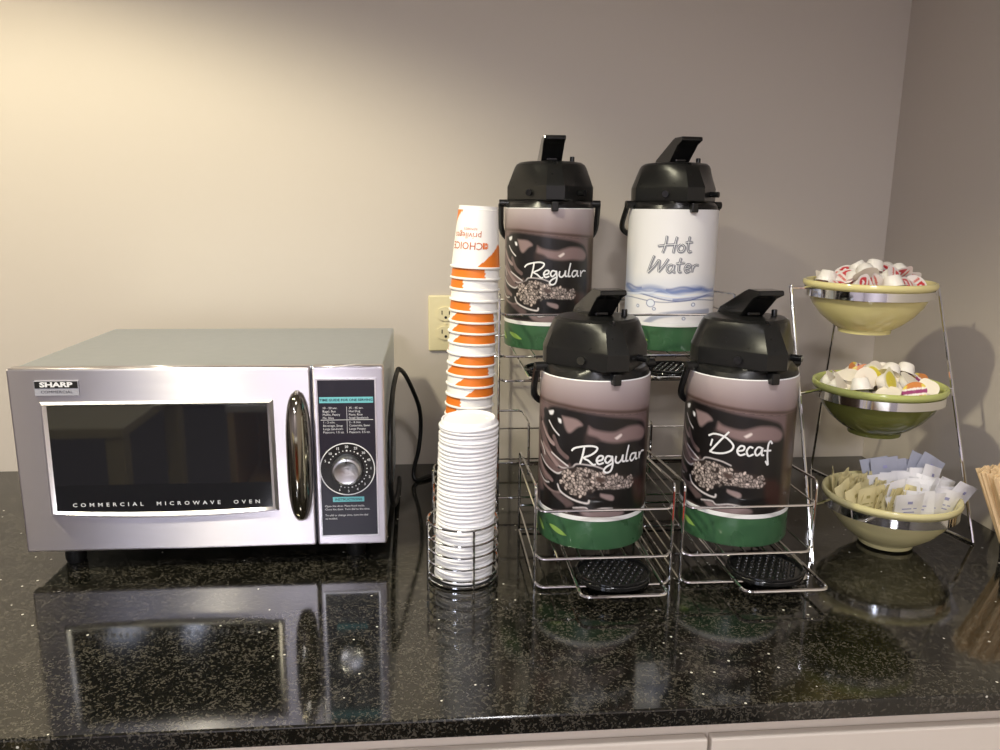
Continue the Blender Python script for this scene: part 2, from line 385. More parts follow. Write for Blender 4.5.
    for q, (xx, zz) in enumerate(((.4315, .2440), (.4690, .2440), (.4315, .2225), (.4690, .2225))):
        for k, s_ in enumerate(rows[q]): tx.join(front_text(s_, xx, zz-k*.0050, y, .0046, align='LEFT'))
    tx.box((.4285, y, .2258), (.5040, -.0013, .2264)); tx.box((.4660, y, .2060), (.4665, -.0013, .2460))
    for k, s_ in enumerate(['Open the door. Place food inside.', 'Close the door. Turn dial to the time.']): tx.join(front_text(s_, .4300, .0935-k*.0052, y, .0043, align='LEFT'))
    for k, s_ in enumerate(['To add or change time, turn the dial', 'as needed.']): tx.join(front_text(s_, .4300, .0790-k*.0052, y, .0043, align='LEFT'))
    tx.build('guide_lettering', M['white_ink'], pn, smooth=False)
    MB().box((.4420, y, .1000), (.4880, -.0013, .1075)).build('teal_strip', M['teal'], pn, smooth=False)
    front_text('INSTRUCTIONS', .465, .1037, y-.0003, .0050, sx=1.15, bold=.0001).build('lettering', M['dark_ink'], pn, smooth=False)
    cx, cz = .4648, .1510
    dl = MB().poly([(cx+.0395*math.cos(2*PI*i/64), cz+.0395*math.sin(2*PI*i/64)) for i in range(64)], -.0022, -.001).build('dial_plate', M['black'], pn, smooth=False)
    MB().tube([(cx+.0397*math.cos(2*PI*i/72), -.0024, cz+.0397*math.sin(2*PI*i/72)) for i in range(72)], .0008, 6, closed=True).build('dial_ring', M['white_ink'], dl)
    dots = MB(); nums = MB()
    for i in range(25):
        a = math.radians(150-i*11.2+8); q = .0009+.0004*(i % 3 == 0)
        dots.poly([(cx+.0285*math.cos(a)+q*math.cos(2*PI*k/10), cz+.0285*math.sin(a)+q*math.sin(2*PI*k/10)) for k in range(10)], -.0026, -.0021)
    for i, s_ in enumerate(['5', '10', '15', '20', '25', '30', '45', '1', '2', '3', '4', '5', '6']):
        a = math.radians(150-i*22.4+8)
        nums.join(front_text(s_, cx+.0343*math.cos(a), cz+.0343*math.sin(a), -.0025, .0052, bold=.0001))
    dots.build('dial_dots', M['white_ink'], dl, smooth=False); nums.build('dial_numbers', M['white_ink'], dl, smooth=False)
    kn = MB().lathe([(.0226, 0), (.0226, .003), (.0212, .013), (.0200, .0155), (.0175, .0165), (.0150, .0155), (.0001, .0155)], 48)
    kn.xf(Matrix.Translation((cx, -.0022, cz)) @ Matrix.Rotation(PI/2, 4, 'X')).build('dial_knob', M['knob'], dl)
    MB().box((cx-.0008, -.0185, cz+.014), (cx+.0008, -.0150, cz+.0205)).build('knob_pointer', M['black'], dl, smooth=False)
    return t
microwave()
cord = smooth_path([(.4875, -.10, .0045), (.4880, -.16, .0050), (.4880, -.26, .016), (.4875, -.36, .050), (.4872, -.42, .105), (.4872, -.415, .165), (.4872, -.38, .206), (.4885, -.30, .233), (.492, -.235, .2465), (.4955, -.215, .2480),
                    (.504, -.17, .228), (.517, -.14, .192), (.5285, -.12, .152), (.5310, -.11, .111), (.526, -.11, .064), (.516, -.11, .022), (.520, -.115, .0048), (.540, -.10, .0048), (.575, -.065, .0048), (.61, -.04, .0048), (.635, -.03, .0048)], 8)
tag(MB().tube(cord, .0041, 10).build('power_cord', M['rubber']), 'black power cord looping up beside the microwave', 'cord')

# ------------------------------------------------------------------ cup and lid basket
def wire_ring(c, r, z, wr=.0016, n=48): return MB().tube([(c[0]+r*math.cos(2*PI*i/n), c[1]+r*math.sin(2*PI*i/n), z) for i in range(n)], wr, 6, closed=True)
CF, CB = (.5955, -.524), (.604, -.412)
t = thing('cup_basket', 'chrome wire basket holding the paper cups and lids', 'basket', (0, 0, 0))
for c, zs, nm in ((CF, (.004, .0135, .031, .049, .067, .0895), 'front_ring_cage'), (CB, (.004, .022, .044, .066, .088, .108, .128), 'rear_ring_cage')):
    m_ = MB()
    for z in zs: m_.join(wire_ring(c, .0508 if c is CF else .0495, z))
    for a in (-75, -165, 15, 105):
        if c is CB and a == -75: continue
        x, y_ = c[0]+.0525*math.cos(math.radians(a)), c[1]+.0525*math.sin(math.radians(a)); m_.tube([(x, y_, .001), (x, y_, zs[-1]+.001)], .0017, 6)
    m_.build(nm, M['chrome'], t)
    MB().lathe([(.0001, .0012), (.0485, .0012), (.0485, .0030), (.0001, .0030)], 40, (c[0], c[1], 0)).build('base_disc', M['black'], t)

def lid_mesh():
    return MB().lathe([(.0422, 0), (.0426, .0006), (.0426, .0022), (.0418, .0032), (.0400, .0042), (.0385, .0100), (.0378, .0108), (.0365, .0108), (.0355, .0098),
                       (.0345, .0085), (.020, .0082), (.0001, .0080)], 56)
lm = lid_mesh().mesh('takeaway_lid', M['lid'])
NL = 40
for i in range(NL):
    o = bpy.data.objects.new('takeaway_lid', lm); C.objects.link(o)
    z = .0035+i*.0058; f = z/.23
    o.location = (.5965+.008*f+random.uniform(-.0003, .0003), -.523+random.uniform(-.0004, .0004), z)
    o.rotation_euler = (random.uniform(-.012, .012), .03+random.uniform(-.01, .01), random.uniform(0, 6))
    if i == NL-1:
        tag(o, 'topmost white plastic lid on the lid stack in the wire basket', 'lid', 'white plastic lids in the basket')
        s_ = MB().lathe([(.0030, .0083), (.0030, .0092), (.0001, .0092)], 14, (-.024, .012, 0)).build('sip_tab', M['lid'], o)
    else: tag(o, 'white plastic cup lid in the tall lid stack, below the top lid', 'lid', 'white plastic lids in the basket')

# paper cups
def cup_mesh():
    prof = [(.0387, -.0002), (.0398, .0002), (.0402, .0014), (.0398, .0026), (.0384, .0030)]
    H = .0905
    rows = [.0032, .0045, .006, .0075, .009, .0105, .012, .0135, .015, .0165, .018, .020, .022, .024, .026, .028, .030, .033, .037, .042, .048, .054, .060, .066, .071, .075, .079, .083]
    prof += [(.0382-(.0382-.0305)*z/H, z) for z in rows]
    prof += [(.0310, .0835), (.0313, .0850), (.0303, .0860), (.0301, H), (.0290, H), (.0284, .0870), (.0001, .0868)]
    n = 144; mb = MB().lathe(prof, n); me = mb.mesh('paper_cup', M['cup_print'])
    ca = me.color_attributes.new('Col', 'FLOAT_COLOR', 'POINT')
    w, og = s2l(243, 240, 234), s2l(228, 122, 34); cols = []
    for v in me.vertices:
        th = math.degrees(math.atan2(v.co.y, v.co.x)) % 360; z = v.co.z; k = w
        if .0031 < z < .0835:
            h = 0
            if th < 125: h = min(.034, .004+th/55*.028)
            if z < h: k = og
            if 215 < th < 306 and z > .0835-(306-th)/38*.020: k = og
        cols += [*k, 1]
    ca.data.foreach_set('color', cols); return me
cm = cup_mesh()
rots = [0, -105, -157, 150, -137, -70, -62, -57, 150, -52, -80, -42, -14, -150, -160]
NC = 27; lean = .044
for i in range(NC+1):     # 0 = top
    zb = .4425-.0163*i
    if zb < .0045: break
    o = bpy.data.objects.new('paper_cup', cm); C.objects.link(o)
    o.scale = (.955, .955, 1); o.location = (.6005+lean*zb+random.uniform(-.0003, .0003), -.408+random.uniform(-.0004, .0004), zb)
    r = rots[i] if i < len(rots) else random.uniform(0, 360)
    if i == 0: r = 2
    o.rotation_mode = 'XYZ'
    o.rotation_euler = (0, math.atan(lean), math.radians(-90+r))
    # tilt must stay toward +X whatever the spin
    o.rotation_euler = (Matrix.Rotation(math.atan(lean), 3, 'Y') @ Matrix.Rotation(math.radians(-90+r), 3, 'Z')).to_euler()
    if i == 0:
        top = o; tag(o, 'topmost upside-down paper cup with orange logo print on the cup stack', 'cup', 'upside-down paper cups in the basket')
    else: tag(o, 'upside-down white and orange paper cup nested in the tall cup stack below the top one', 'cup', 'upside-down paper cups in the basket')
def cone_text(body, size, th0, z0, m_, par, **k):
    q = text_mesh(body, size, **k); vs = []
    for a, b, _ in q.v:
        z = z0-b; rr = .0382-(.0382-.0305)*z/.0905+.0005; th = math.radians(th0)-a/rr
        vs.append((rr*math.cos(th), rr*math.sin(th), z))
    q.v = vs; return q.build('logo_lettering', m_, par, smooth=False)
cone_text('CHOICE', .0150, -34, .0335, M['rust'], top, bold=.0001)
cone_text('privileges', .0130, -34, .0480, M['rust'], top)
cone_text('REWARDS', .0048, -24, .0575, M['rust'], top)
q = MB(); rr_ = .0362
def cpt(th, z): rr = .0382-(.0382-.0305)*z/.0905+.0006; return (rr*math.cos(th), rr*math.sin(th), z)
for (a0, a1, z0, z1) in ((10, 15, .029, .038), (16, 21, .029, .033), (16, 21, .0345, .038), (22, 24, .030, .037)):
    q.add([cpt(math.radians(a0), z0), cpt(math.radians(a1), z0), cpt(math.radians(a1), z1), cpt(math.radians(a0), z1)], [(0, 1, 2, 3)])
q.build('logo_mark', M['orange'], top, smooth=False)

# ------------------------------------------------------------------ airpots
LH = .197           # label height (top z=.248, bottom z=.051)
RB = .080
def pts_fr(P, cX=246., R=219.):       # traced points -> (arc degrees, v)
    out = []
    for X, Y in P:
        s_ = max(-1, min(1, (X-cX)/R)); c = math.sqrt(1-s_*s_)
        out.append((math.degrees(math.asin(s_)), (Y-1-37*c)/(522+38*c)))
    return out
def inside(P, U, V):
    r = np.zeros(U.shape, bool); n = len(P)
    for i in range(n):
        x0, y0 = P[i]; x1, y1 = P[i-1]
        if y0 == y1: continue
        c = ((y0 > V) != (y1 > V)) & (U < (x1-x0)*(V-y0)/(y1-y0)+x0); r ^= c
    return r
def dist(P, U, V, closed=False):      # distance (in degree units, v scaled)
    d = np.full(U.shape, 1e9); S = LH/(RB*PI/180); n = len(P)
    for i in range(n if closed else n-1):
        x0, y0 = P[i]; x1, y1 = P[(i+1) % n]; y0 *= S; y1 *= S
        dx, dy = x1-x0, y1-y0; L = dx*dx+dy*dy+1e-9
        t = np.clip(((U-x0)*dx+(V*S-y0)*dy)/L, 0, 1)
        d = np.minimum(d, np.hypot(U-(x0+t*dx), V*S-(y0+t*dy)))
    return d
def mixc(A, k, c):
    k = np.clip(k, 0, 1)[..., None]; return A*(1-k)+np.array(c)*k
def blob(A, U, V, P, col, soft=1.):
    P = [(p.x, p.y) for p in smooth_path([(a, b, 0) for a, b in P+[P[0]]], 5)][:-1]
    d = dist(P, U, V, True); d = np.where(inside(P, U, V), -d, d)
    return mixc(A, .5-d/(2*soft), s2l(*col))
def line(A, U, V, P, col, w, soft=.6):
    P = [(p.x, p.y) for p in smooth_path([(a, b, 0) for a, b in P], 5)]
    return mixc(A, .5-(dist(P, U, V)-w)/(2*soft), s2l(*col))
def paint_coffee(U, V):
    A = np.zeros(U.shape+(3,)); A[:] = s2l(30, 26, 24)
    T = pts_fr
    # pale cup surface at the top
    top = np.array(s2l(196, 176, 172)); low = np.array(s2l(142, 112, 106))
    edge = .19+.055*np.clip((U+30)/100, 0, 1)
    k = np.clip(V/edge, 0, 1)[..., None]; g = top*(1-k)+low*k
    A = np.where((V < edge+.02)[..., None], g, A)
    A = mixc(A, 1-np.abs(V-edge)/.022, s2l(92, 62, 48))
    A = mixc(A, (V-edge-.012)/.015, s2l(128, 98, 94))
    A = blob(A, U, V, T([(50, 200), (75, 150), (140, 150), (300, 175), (415, 185), (445, 215), (455, 330), (455, 480), (440, 560), (300, 590), (90, 560), (45, 400)]), (34, 29, 28), 2)
    A = blob(A, U, V, T([(126, 182), (180, 192), (206, 214), (186, 226), (158, 250), (142, 236), (132, 205)]), (158, 126, 120), 1.5)
    A = blob(A, U, V, T([(230, 218), (250, 230), (290, 238), (326, 238), (352, 226), (385, 212), (425, 210), (444, 232), (436, 262), (390, 272), (340, 282), (300, 280), (262, 270), (226, 258)]), (150, 116, 110), 2)
    A = blob(A, U, V, T([(215, 250), (260, 262), (270, 280), (220, 290)]), (70, 52, 48), 2)
    A = blob(A, U, V, T([(328, 262), (350, 245), (355, 252), (338, 268)]), (236, 214, 200), .8)
    # swirls on the left
    A = blob(A, U, V, T([(38, 190), (60, 230), (85, 300), (120, 350), (165, 385), (120, 420), (85, 440), (60, 470), (35, 420), (33, 250)]), (122, 92, 88), 2)
    for P, c, w in (([(40, 200), (62, 260), (95, 325), (150, 372)], (46, 36, 34), 2.2), ([(60, 170), (72, 215), (110, 262)], (24, 22, 22), 4.5), ([(85, 240), (100, 290), (135, 340)], (40, 34, 32), 3.5),
                    ([(36, 250), (50, 300), (78, 350), (120, 395)], (40, 32, 30), 1.6), ([(40, 330), (60, 390), (100, 430), (140, 440)], (30, 26, 25), 3.2), ([(33, 380), (52, 440), (95, 480)], (42, 34, 32), 2.),
                    ([(75, 205), (92, 235), (116, 262)], (240, 232, 228), .7), ([(64, 255), (80, 290), (92, 300)], (240, 232, 228), .6), ([(40, 290), (54, 322), (60, 345)], (235, 226, 220), .6),
                    ([(88, 335), (120, 362), (155, 388)], (236, 228, 222), .6), ([(44, 350), (70, 392), (110, 420), (130, 415)], (232, 222, 216), .7), ([(36, 410), (60, 455), (80, 462)], (236, 226, 220), .6),
                    ([(100, 372), (130, 395), (170, 392), (190, 376), (250, 380), (290, 392)], (220, 206, 200), .6)):
        A = line(A, U, V, T(P), c, w)
    for P, c, w in (([(46, 215), (70, 270), (96, 300)], (168, 136, 130), 2.), ([(52, 300), (80, 345), (112, 385)], (160, 128, 122), 2.2), ([(38, 355), (58, 415), (92, 452)], (150, 118, 112), 2.),
                    ([(96, 270), (118, 322), (150, 352)], (120, 92, 88), 2.4), ([(60, 470), (100, 500), (130, 500)], (150, 120, 114), 1.4), ([(34, 470), (60, 520), (110, 545)], (140, 112, 106), 1.8)):
        A = line(A, U, V, T(P), c, w)
    A = blob(A, U, V, T([(72, 165), (92, 162), (90, 178), (78, 180)]), (240, 236, 232), .7)
    A = blob(A, U, V, T([(110, 192), (122, 196), (124, 212), (114, 208)]), (240, 236, 232), .7)
    # beans
    bp = T([(130, 425), (160, 392), (230, 395), (300, 408), (405, 418), (408, 455), (350, 490), (290, 480), (235, 490), (205, 520), (165, 500), (128, 470)])
    A = blob(A, U, V, bp, (66, 50, 42), 1.5)
    rs = np.random.RandomState(3); S = LH/(RB*PI/180)
    for _ in range(420):
        x = rs.uniform(118, 420); y = rs.uniform(388, 525); (u, v), = T([(x, y)])
        if not inside(bp, np.array([u]), np.array([v]))[0]: continue
        a = rs.uniform(0, PI); du, dv = U-u, (V-v)*S
        e = np.hypot((du*math.cos(a)+dv*math.sin(a))/2.5, (-du*math.sin(a)+dv*math.cos(a))/1.5)
        b = rs.uniform(.75, 1.1); A = mixc(A, (1.35-e)*3, s2l(70, 56, 50)); A = mixc(A, (1-e)*3, s2l(214*b, 190*b, 172*b))
    A = blob(A, U, V, T([(262, 430), (282, 426), (300, 436), (292, 448), (270, 446)]), (96, 70, 58), 1.)
    A = blob(A, U, V, T([(245, 500), (265, 478), (330, 474), (400, 470), (420, 500), (400, 545), (300, 545), (245, 530)]), (22, 20, 20), 1.5)
    A = blob(A, U, V, T([(282, 495), (325, 500), (335, 512), (325, 524), (285, 510)]), (158, 130, 124), 1.)
    A = line(A, U, V, T([(116, 468), (130, 498), (180, 528), (232, 540), (240, 528)]), (228, 216, 208), .9)
    A = blob(A, U, V, T([(80, 500), (120, 505), (180, 545), (150, 562), (90, 550), (60, 525)]), (112, 86, 82), 1.5)
    A = blob(A, U, V, T([(40, 500), (75, 495), (100, 515), (150, 560), (110, 575), (50, 560)]), (26, 23, 23), 1.2)
    A = blob(A, U, V, T([(190, 565), (225, 562), (245, 575), (300, 562), (360, 560), (375, 575), (330, 596), (230, 594)]), (150, 122, 118), 1.5)
    A = line(A, U, V, T([(180, 562), (225, 558), (245, 570), (290, 558), (330, 556)]), (226, 212, 206), .6)
    A = blob(A, U, V, T([(405, 430), (440, 425), (455, 480), (445, 530), (415, 520)]), (74, 34, 22), 3)
    g = A.mean(-1, keepdims=True); A = g+(A-g)*.62; A = A**1.12*np.array([.97, .98, 1.03])
    # the right hand side past the picture
    A = mixc(A, (U-66)/6*(V > edge+.01), s2l(72, 56, 46)); A = mixc(A, (-U-74)/8*(V > edge+.01), s2l(80, 60, 54))
    return A
def paint_water(U, V):
    A = np.zeros(U.shape+(3,)); A[:] = s2l(236, 234, 234)
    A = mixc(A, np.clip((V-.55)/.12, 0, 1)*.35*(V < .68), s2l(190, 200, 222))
    wave = .715+.012*np.sin(U/11)+.006*np.sin(U/4.3+1)
    A = mixc(A, 1-np.abs(V-wave+.02*np.sin(U/17))/.030, s2l(112, 128, 176))
    A = mixc(A, 1-np.abs(V-wave-.012-.01*np.sin(U/6))/.012, s2l(222, 228, 240))
    w2 = .765+.018*np.sin(U/19+.6)
    A = mixc(A, 1-np.abs(V-w2)/.014, s2l(200, 208, 228)); A = mixc(A, 1-np.abs(V-w2-.018*np.cos(U/23))/.009, s2l(62, 80, 140))
    A = mixc(A, 1-np.abs(V-.800-.012*np.sin(U/15+2.2))/.006, s2l(60, 74, 128))
    A = mixc(A, (V-.83)/.02, s2l(236, 234, 236))
    S = LH/(RB*PI/180)
    for u, v, r in ((-23, .825, 5.5), (32, .83, 2.4), (-42, .86, 2), (-18, .875, 2), (20, .955, 2.)):
        d = np.hypot(U-u, (V-v)*S*1.15); A = mixc(A, (r-d)*1.5, s2l(232, 236, 244)); A = mixc(A, 1-np.abs(d-r)/.9, s2l(84, 96, 150))
    A = line(A, U, V, [(-30, 1.02), (-16, .95), (4, .915), (28, .905), (60, .90)], (170, 174, 192), 3.5, 1.2)
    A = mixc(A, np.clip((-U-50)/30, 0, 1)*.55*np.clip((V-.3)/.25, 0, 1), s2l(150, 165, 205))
    A = mixc(A, (1-np.abs(V-.705-.015*np.sin(U/9+1))/.045)*.85*(np.abs(U) < 75), s2l(120, 138, 186))
    A = mixc(A, (1-np.abs(V-.685-.012*np.sin(U/6.5+2))/.016)*.8*(np.sin(U/13)>-.3)*(np.abs(U) < 72), s2l(84, 104, 164))
    A = mixc(A, (1-np.abs(V-.775-.016*np.cos(U/18+.4))/.016)*.8*(U > 5), s2l(96, 112, 168))
    A = mixc(A, (1-np.abs(V-.745-.012*np.sin(U/14))/.012), s2l(226, 232, 244))
    return A
def label_mesh(name, fn):
    us = np.concatenate([np.linspace(-100, 100, 300), np.linspace(104, 256, 39)]); nv = 190
    vs_ = np.linspace(0, 1, nv); U, V = np.meshgrid(us, vs_); col = fn(U, V)
    a = np.radians(-90+U); z = .248-LH*V
    co = np.stack([(RB+.0006)*np.cos(a), (RB+.0006)*np.sin(a), z], -1).reshape(-1, 3)
    n = len(us); fs = [(i*n+j, (i+1)*n+j, (i+1)*n+(j+1) % n, i*n+(j+1) % n) for i in range(nv-1) for j in range(n)]
    me = bpy.data.meshes.new(name); me.from_pydata(co.tolist(), [], fs); me.update()
    ca = me.color_attributes.new('Col', 'FLOAT_COLOR', 'POINT')
    ca.data.foreach_set('color', np.concatenate([col.reshape(-1, 3), np.ones((n*nv, 1))], 1).ravel())
    me.polygons.foreach_set('use_smooth', [True]*len(me.polygons)); me.materials.append(M['label']); return me
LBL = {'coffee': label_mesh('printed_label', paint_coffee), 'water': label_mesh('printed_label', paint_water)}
# handwriting strokes: (x,y) traced; conv maps them to (arc deg, v)
REG = [[(143, 414), (156, 398), (190, 386), (228, 381), (252, 388), (248, 405), (226, 424), (196, 440), (216, 452), (236, 470), (250, 468)], [(197, 388), (190, 430), (180, 472)],
       [(254, 452), (276, 446), (280, 430), (264, 428), (252, 448), (262, 467), (284, 460)],
       [(318, 432), (300, 429), (290, 448), (301, 462), (318, 446), (322, 430), (326, 470), (318, 500), (300, 509), (286, 499), (298, 480), (330, 462)],
       [(342, 430), (339, 455), (352, 465), (368, 450), (374, 428), (373, 458), (386, 460)], [(402, 384), (393, 430), (391, 460), (404, 460)],
       [(440, 432), (420, 431), (411, 452), (421, 465), (436, 450), (442, 430), (442, 460), (452, 460)], [(460, 430), (462, 466)], [(463, 450), (474, 433), (490, 436)]]
DEC = [[(415, 247), (445, 234), (495, 245), (536, 282), (530, 312), (492, 332), (440, 334), (426, 322)], [(514, 216), (470, 272), (426, 334)], [(436, 262), (428, 300)],
       [(560, 313), (586, 306), (590, 288), (572, 286), (558, 312), (572, 334), (598, 324)], [(632, 292), (616, 286), (603, 310), (613, 334), (636, 322)],
       [(674, 288), (655, 284), (642, 308), (651, 328), (668, 312), (676, 286), (674, 322), (686, 322)], [(720, 262), (711, 248), (702, 268), (701, 320), (707, 372), (694, 352)], [(682, 300), (718, 296)]]
HOT = [[(288, 228), (282, 280), (268, 326)], [(344, 232), (334, 280), (326, 326)], [(240, 288), (290, 280), (346, 276)], [(368, 276), (352, 292), (358, 316), (380, 314), (388, 292), (372, 276)],
       [(414, 230), (406, 290), (412, 318), (428, 314)], [(392, 266), (432, 262)],
       [(224, 342), (206, 392), (190, 444)], [(190, 444), (226, 404), (252, 368), (250, 436)], [(250, 436), (280, 396), (302, 358)], [(326, 392), (304, 398), (298, 424), (312, 436), (330, 414), (336, 392), (332, 430), (344, 434)],
       [(372, 352), (362, 400), (364, 432), (378, 430)], [(346, 386), (394, 380)], [(398, 416), (420, 408), (424, 392), (408, 390), (396, 412), (404, 434), (426, 426)], [(440, 392), (436, 434)], [(438, 414), (452, 394), (472, 394)]]
def ribbon(strokes, conv, w, rr, off=(0, 0)):
    mb = MB(); S = LH
    for st in strokes:
        P = []
        for X, Y in st:
            u, v = conv(X, Y); P.append((math.radians(u)*RB+off[0], .248-v*LH+off[1], 0))
        P = smooth_path(P, 6); n = len(P); vs = []; fs = []
        for i in range(n):
            d = (P[min(i+1, n-1)]-P[max(i-1, 0)]).normalized(); q = Vector((-d.y, d.x, 0))*w*(.75 if i in (0, n-1) else 1)
            for s_ in (-1, 1):
                a = P[i]+q*s_; th = a.x/RB-PI/2; vs.append((rr*math.cos(th), rr*math.sin(th), a.y))
        for i in range(n-1): fs.append((2*i, 2*i+1, 2*i+3, 2*i+2))
        mb.add(vs, fs)
    return mb
def conv_rear(c, R, top, hgt, rot):
    def f(X, Y):
        s_ = max(-1, min(1, (X-c)/R)); return (math.degrees(math.asin(s_))+rot, (Y-top)/hgt)
    return f
def head_rings():
    def ring(z, k, sc):       # k: 1 = faceted plan, 0 = round
        P = []; n = 72
        for i in range(n):
            a = 2*PI*i/n; dx, dy = math.sin(a), -math.cos(a)      # a=0 faces -Y
            # faceted plan radius
            aa = abs((math.degrees(a)+180) % 360-180)
            rc = .0775; rf = rc
            fw = .0895/max(.01, math.cos(math.radians(aa))) if aa < 89 else 9
            # side panel line from (.015,-.086) to (.0760,-.018)
            x0, y0, x1, y1 = .016, -.0895, .0768, -.008
            den = (x1-x0)*(-math.cos(math.radians(aa)))-(y1-y0)*math.sin(math.radians(aa))
            tt = ((x1-x0)*y0-(y1-y0)*x0)/den if abs(den) > 1e-6 else 9
            if aa < 10.1: rf = fw
            elif aa < 84: rf = tt
            r = (rf*k+rc*(1-k))*sc; P.append((dx*r, dy*r, z))
        return P
    return ring
def airpot(name, label, pos, rot, kind, lrot, strokes, conv, text_style, bail=-62):
    t = thing(name, label, 'coffee airpot' if kind == 'coffee' else 'hot water airpot', pos, 0)
    rotm = math.radians(rot)
    MB().lathe([(.0001, 0), (.0775, 0), (.0792, .0008), (.0800, .003), (.0800, .044)], 72).build('base_band', M['green'], t, label='green band at the foot')
    lf = MB()  # yellow-green patches curved onto the green band
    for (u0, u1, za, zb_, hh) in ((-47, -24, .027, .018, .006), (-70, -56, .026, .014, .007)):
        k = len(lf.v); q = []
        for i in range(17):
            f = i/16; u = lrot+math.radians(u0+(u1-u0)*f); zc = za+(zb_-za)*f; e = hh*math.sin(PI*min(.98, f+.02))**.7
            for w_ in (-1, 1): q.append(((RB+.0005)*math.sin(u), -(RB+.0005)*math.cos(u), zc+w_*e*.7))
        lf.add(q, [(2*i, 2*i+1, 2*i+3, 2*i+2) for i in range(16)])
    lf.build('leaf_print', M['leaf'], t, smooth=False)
    MB().lathe([(.0800, .044), (.0808, .0445), (.0808, .0505), (.0800, .051)], 72).build('white_stripe', M['white_band'], t)
    MB().lathe([(.0798, .051), (.0798, .2482), (.0788, .2492), (.070, .2492)], 72).build('shell', M['white_band'], t)
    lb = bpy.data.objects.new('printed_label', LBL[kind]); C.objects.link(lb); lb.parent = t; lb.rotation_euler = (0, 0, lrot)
    lb['label'] = 'printed coffee picture wrap' if kind == 'coffee' else 'white wrap with blue water picture'
    if text_style == 'white':
        ribbon(strokes, conv, .0014, RB+.0011).build('lettering', M['white_ink'], lb, smooth=False)
    else:
        ribbon(strokes, conv, .0024, RB+.0010, (.0012, -.0010)).build('lettering_shadow', M['grey_ink'], lb, smooth=False)
        ribbon(strokes, conv, .0018, RB+.0013).build('lettering', mat('slate_ink', s2l(92, 92, 108), .5), lb, smooth=False)
        ribbon(strokes, conv, .0006, RB+.0016).build('lettering_core', M['white_band'], lb, smooth=False)
    ring = head_rings(); h = MB(); rows = [(.2490, 0, 1.012), (.2500, 0, 1.015), (.2560, 0, .985), (.2600, .25, .965), (.2625, 1, .985), (.2640, 1, 1.0), (.2860, 1, 1.0), (.2880, 1, .990),
            (.2950, .88, .955), (.3040, .72, .912), (.3130, .54, .868), (.3200, .38, .832), (.3250, .25, .790), (.3285, .12, .72), (.3298, 0, .60), (.3305, 0, .30), (.3305, 0, .01)]
    vs = []; fs = []
    for z, k, sc in rows: vs += ring(z, k, sc)
    n = 72
    for i in range(len(rows)-1):
        for j in range(n): fs.append((i*n+j, i*n+(j+1) % n, (i+1)*n+(j+1) % n, (i+1)*n+j))
    hd = h.add(vs, fs).build('pump_head', M['black'], t, ang=20); hd.rotation_euler = (0, 0, rotm)
    # lever: a spade shaped plate rising forward
    prof = [(.064, .3180), (.046, .3380), (-.022, .3680), (-.032, .3715), (-.062, .3715), (-.064, .3650), (-.046, .3580), (-.012, .3290)]
    K = len(prof); wd = [.0200, .0200, .0198, .0196, .0192, .0192, .0190, .0185]
    lv = MB().add([(-wd[i], p[0], p[1]) for i, p in enumerate(prof)]+[(wd[i], p[0], p[1]) for i, p in enumerate(prof)],
                  [tuple(range(K)), tuple(range(2*K-1, K-1, -1))]+[(i, (i+1) % K, (i+1) % K+K, i+K) for i in range(K)])
    lv.build('pump_lever', M['black_gloss'], hd, smooth=False, bevel=.0018)
    MB().box((-.010, -.020, .3310), (.010, .034, .3400)).build('lever_hinge', M['black_gloss'], hd, smooth=False, bevel=.002)
    MB().lathe([(.0001, .010), (.006, .0090), (.0095, .006), (.0115, 0), (.0115, -.012)], 24).xf(Matrix.Translation((0, -.057, .3180)) @ Matrix.Rotation(math.radians(50), 4, 'X')).build('pivot_cap', M['black_gloss'], hd)
    MB().lathe([(.0042, .325), (.0042, .3375), (.0035, .3390), (.0001, .3390)], 16, (.037, -.012, 0)).build('vent_peg', M['black'], hd)
    # side studs on the head belt
    for a, ln, rr in ((40, .010, .0050), (-36, .0005, .0058)):
        ar = math.radians(a); c = Vector((math.sin(ar), -math.cos(ar), 0))
        MB().tube([c*.066+Vector((0, 0, .2750)), c*(.0745+ln)+Vector((0, 0, .2750))], rr, 14).build('latch_stud', M['black_gloss'], hd)
    MB().box((-.006, -.0905, .2440), (.006, -.070, .2600)).build('spout', M['black'], hd, smooth=False, bevel=.0015)
    # bail handle: pivots left and right, swung down behind
    b = MB(); ba = math.radians(bail); ax = Vector((0, math.cos(ba), math.sin(ba)))     # backward / down
    P = []
    for i in range(25):
        s_ = i/24; a = PI*s_; x = -.0885*math.cos(a); q = math.sin(a)**.35
        x = math.copysign(abs(x/.0885)**.55, x)*.0885
        P.append(Vector((x, 0, .2560))+ax*(.074*q))
    b.tube(P, .0050, 8).build('bail_handle', M['black'], hd)
    for s_ in (-1, 1): MB().tube([(s_*.074, 0, .2570), (s_*.0920, 0, .2570)], .0068, 14).build('bail_pivot', M['black'], hd)
    return t
def facing(p): return math.atan2(p[0]-.5511, p[1]+1.5983)*-1     # yaw that turns -Y toward the camera
RX, RY, RZ, RW = .767, -.180, .283, 45
rot_of = lambda p, extra: math.degrees(facing(p))+extra
P1, P2, P3, P4 = (.769, -.152, .2825), (.994, -.170, .2825), (.792, -.484, .0505), (1.014, -.488, .0505)
conv_r = conv_rear(277, 260, 78, 652, 10)
conv_d = lambda X, Y: (lambda s_: (math.degrees(math.asin(max(-1, min(1, s_))))+16, (Y+100-47*math.sqrt(max(0, 1-s_*s_)))/(657+48*math.sqrt(max(0, 1-s_*s_)))))((X-555)/282)
conv_h = conv_rear(317, 262, 84, 650, 0)
airpot('coffee_airpot', 'coffee airpot lettered Regular on the raised rear tier, nearest the cups', P1, rot_of(P1, 6), 'coffee', facing(P1)+math.radians(-10), REG, conv_r, 'white', -75)
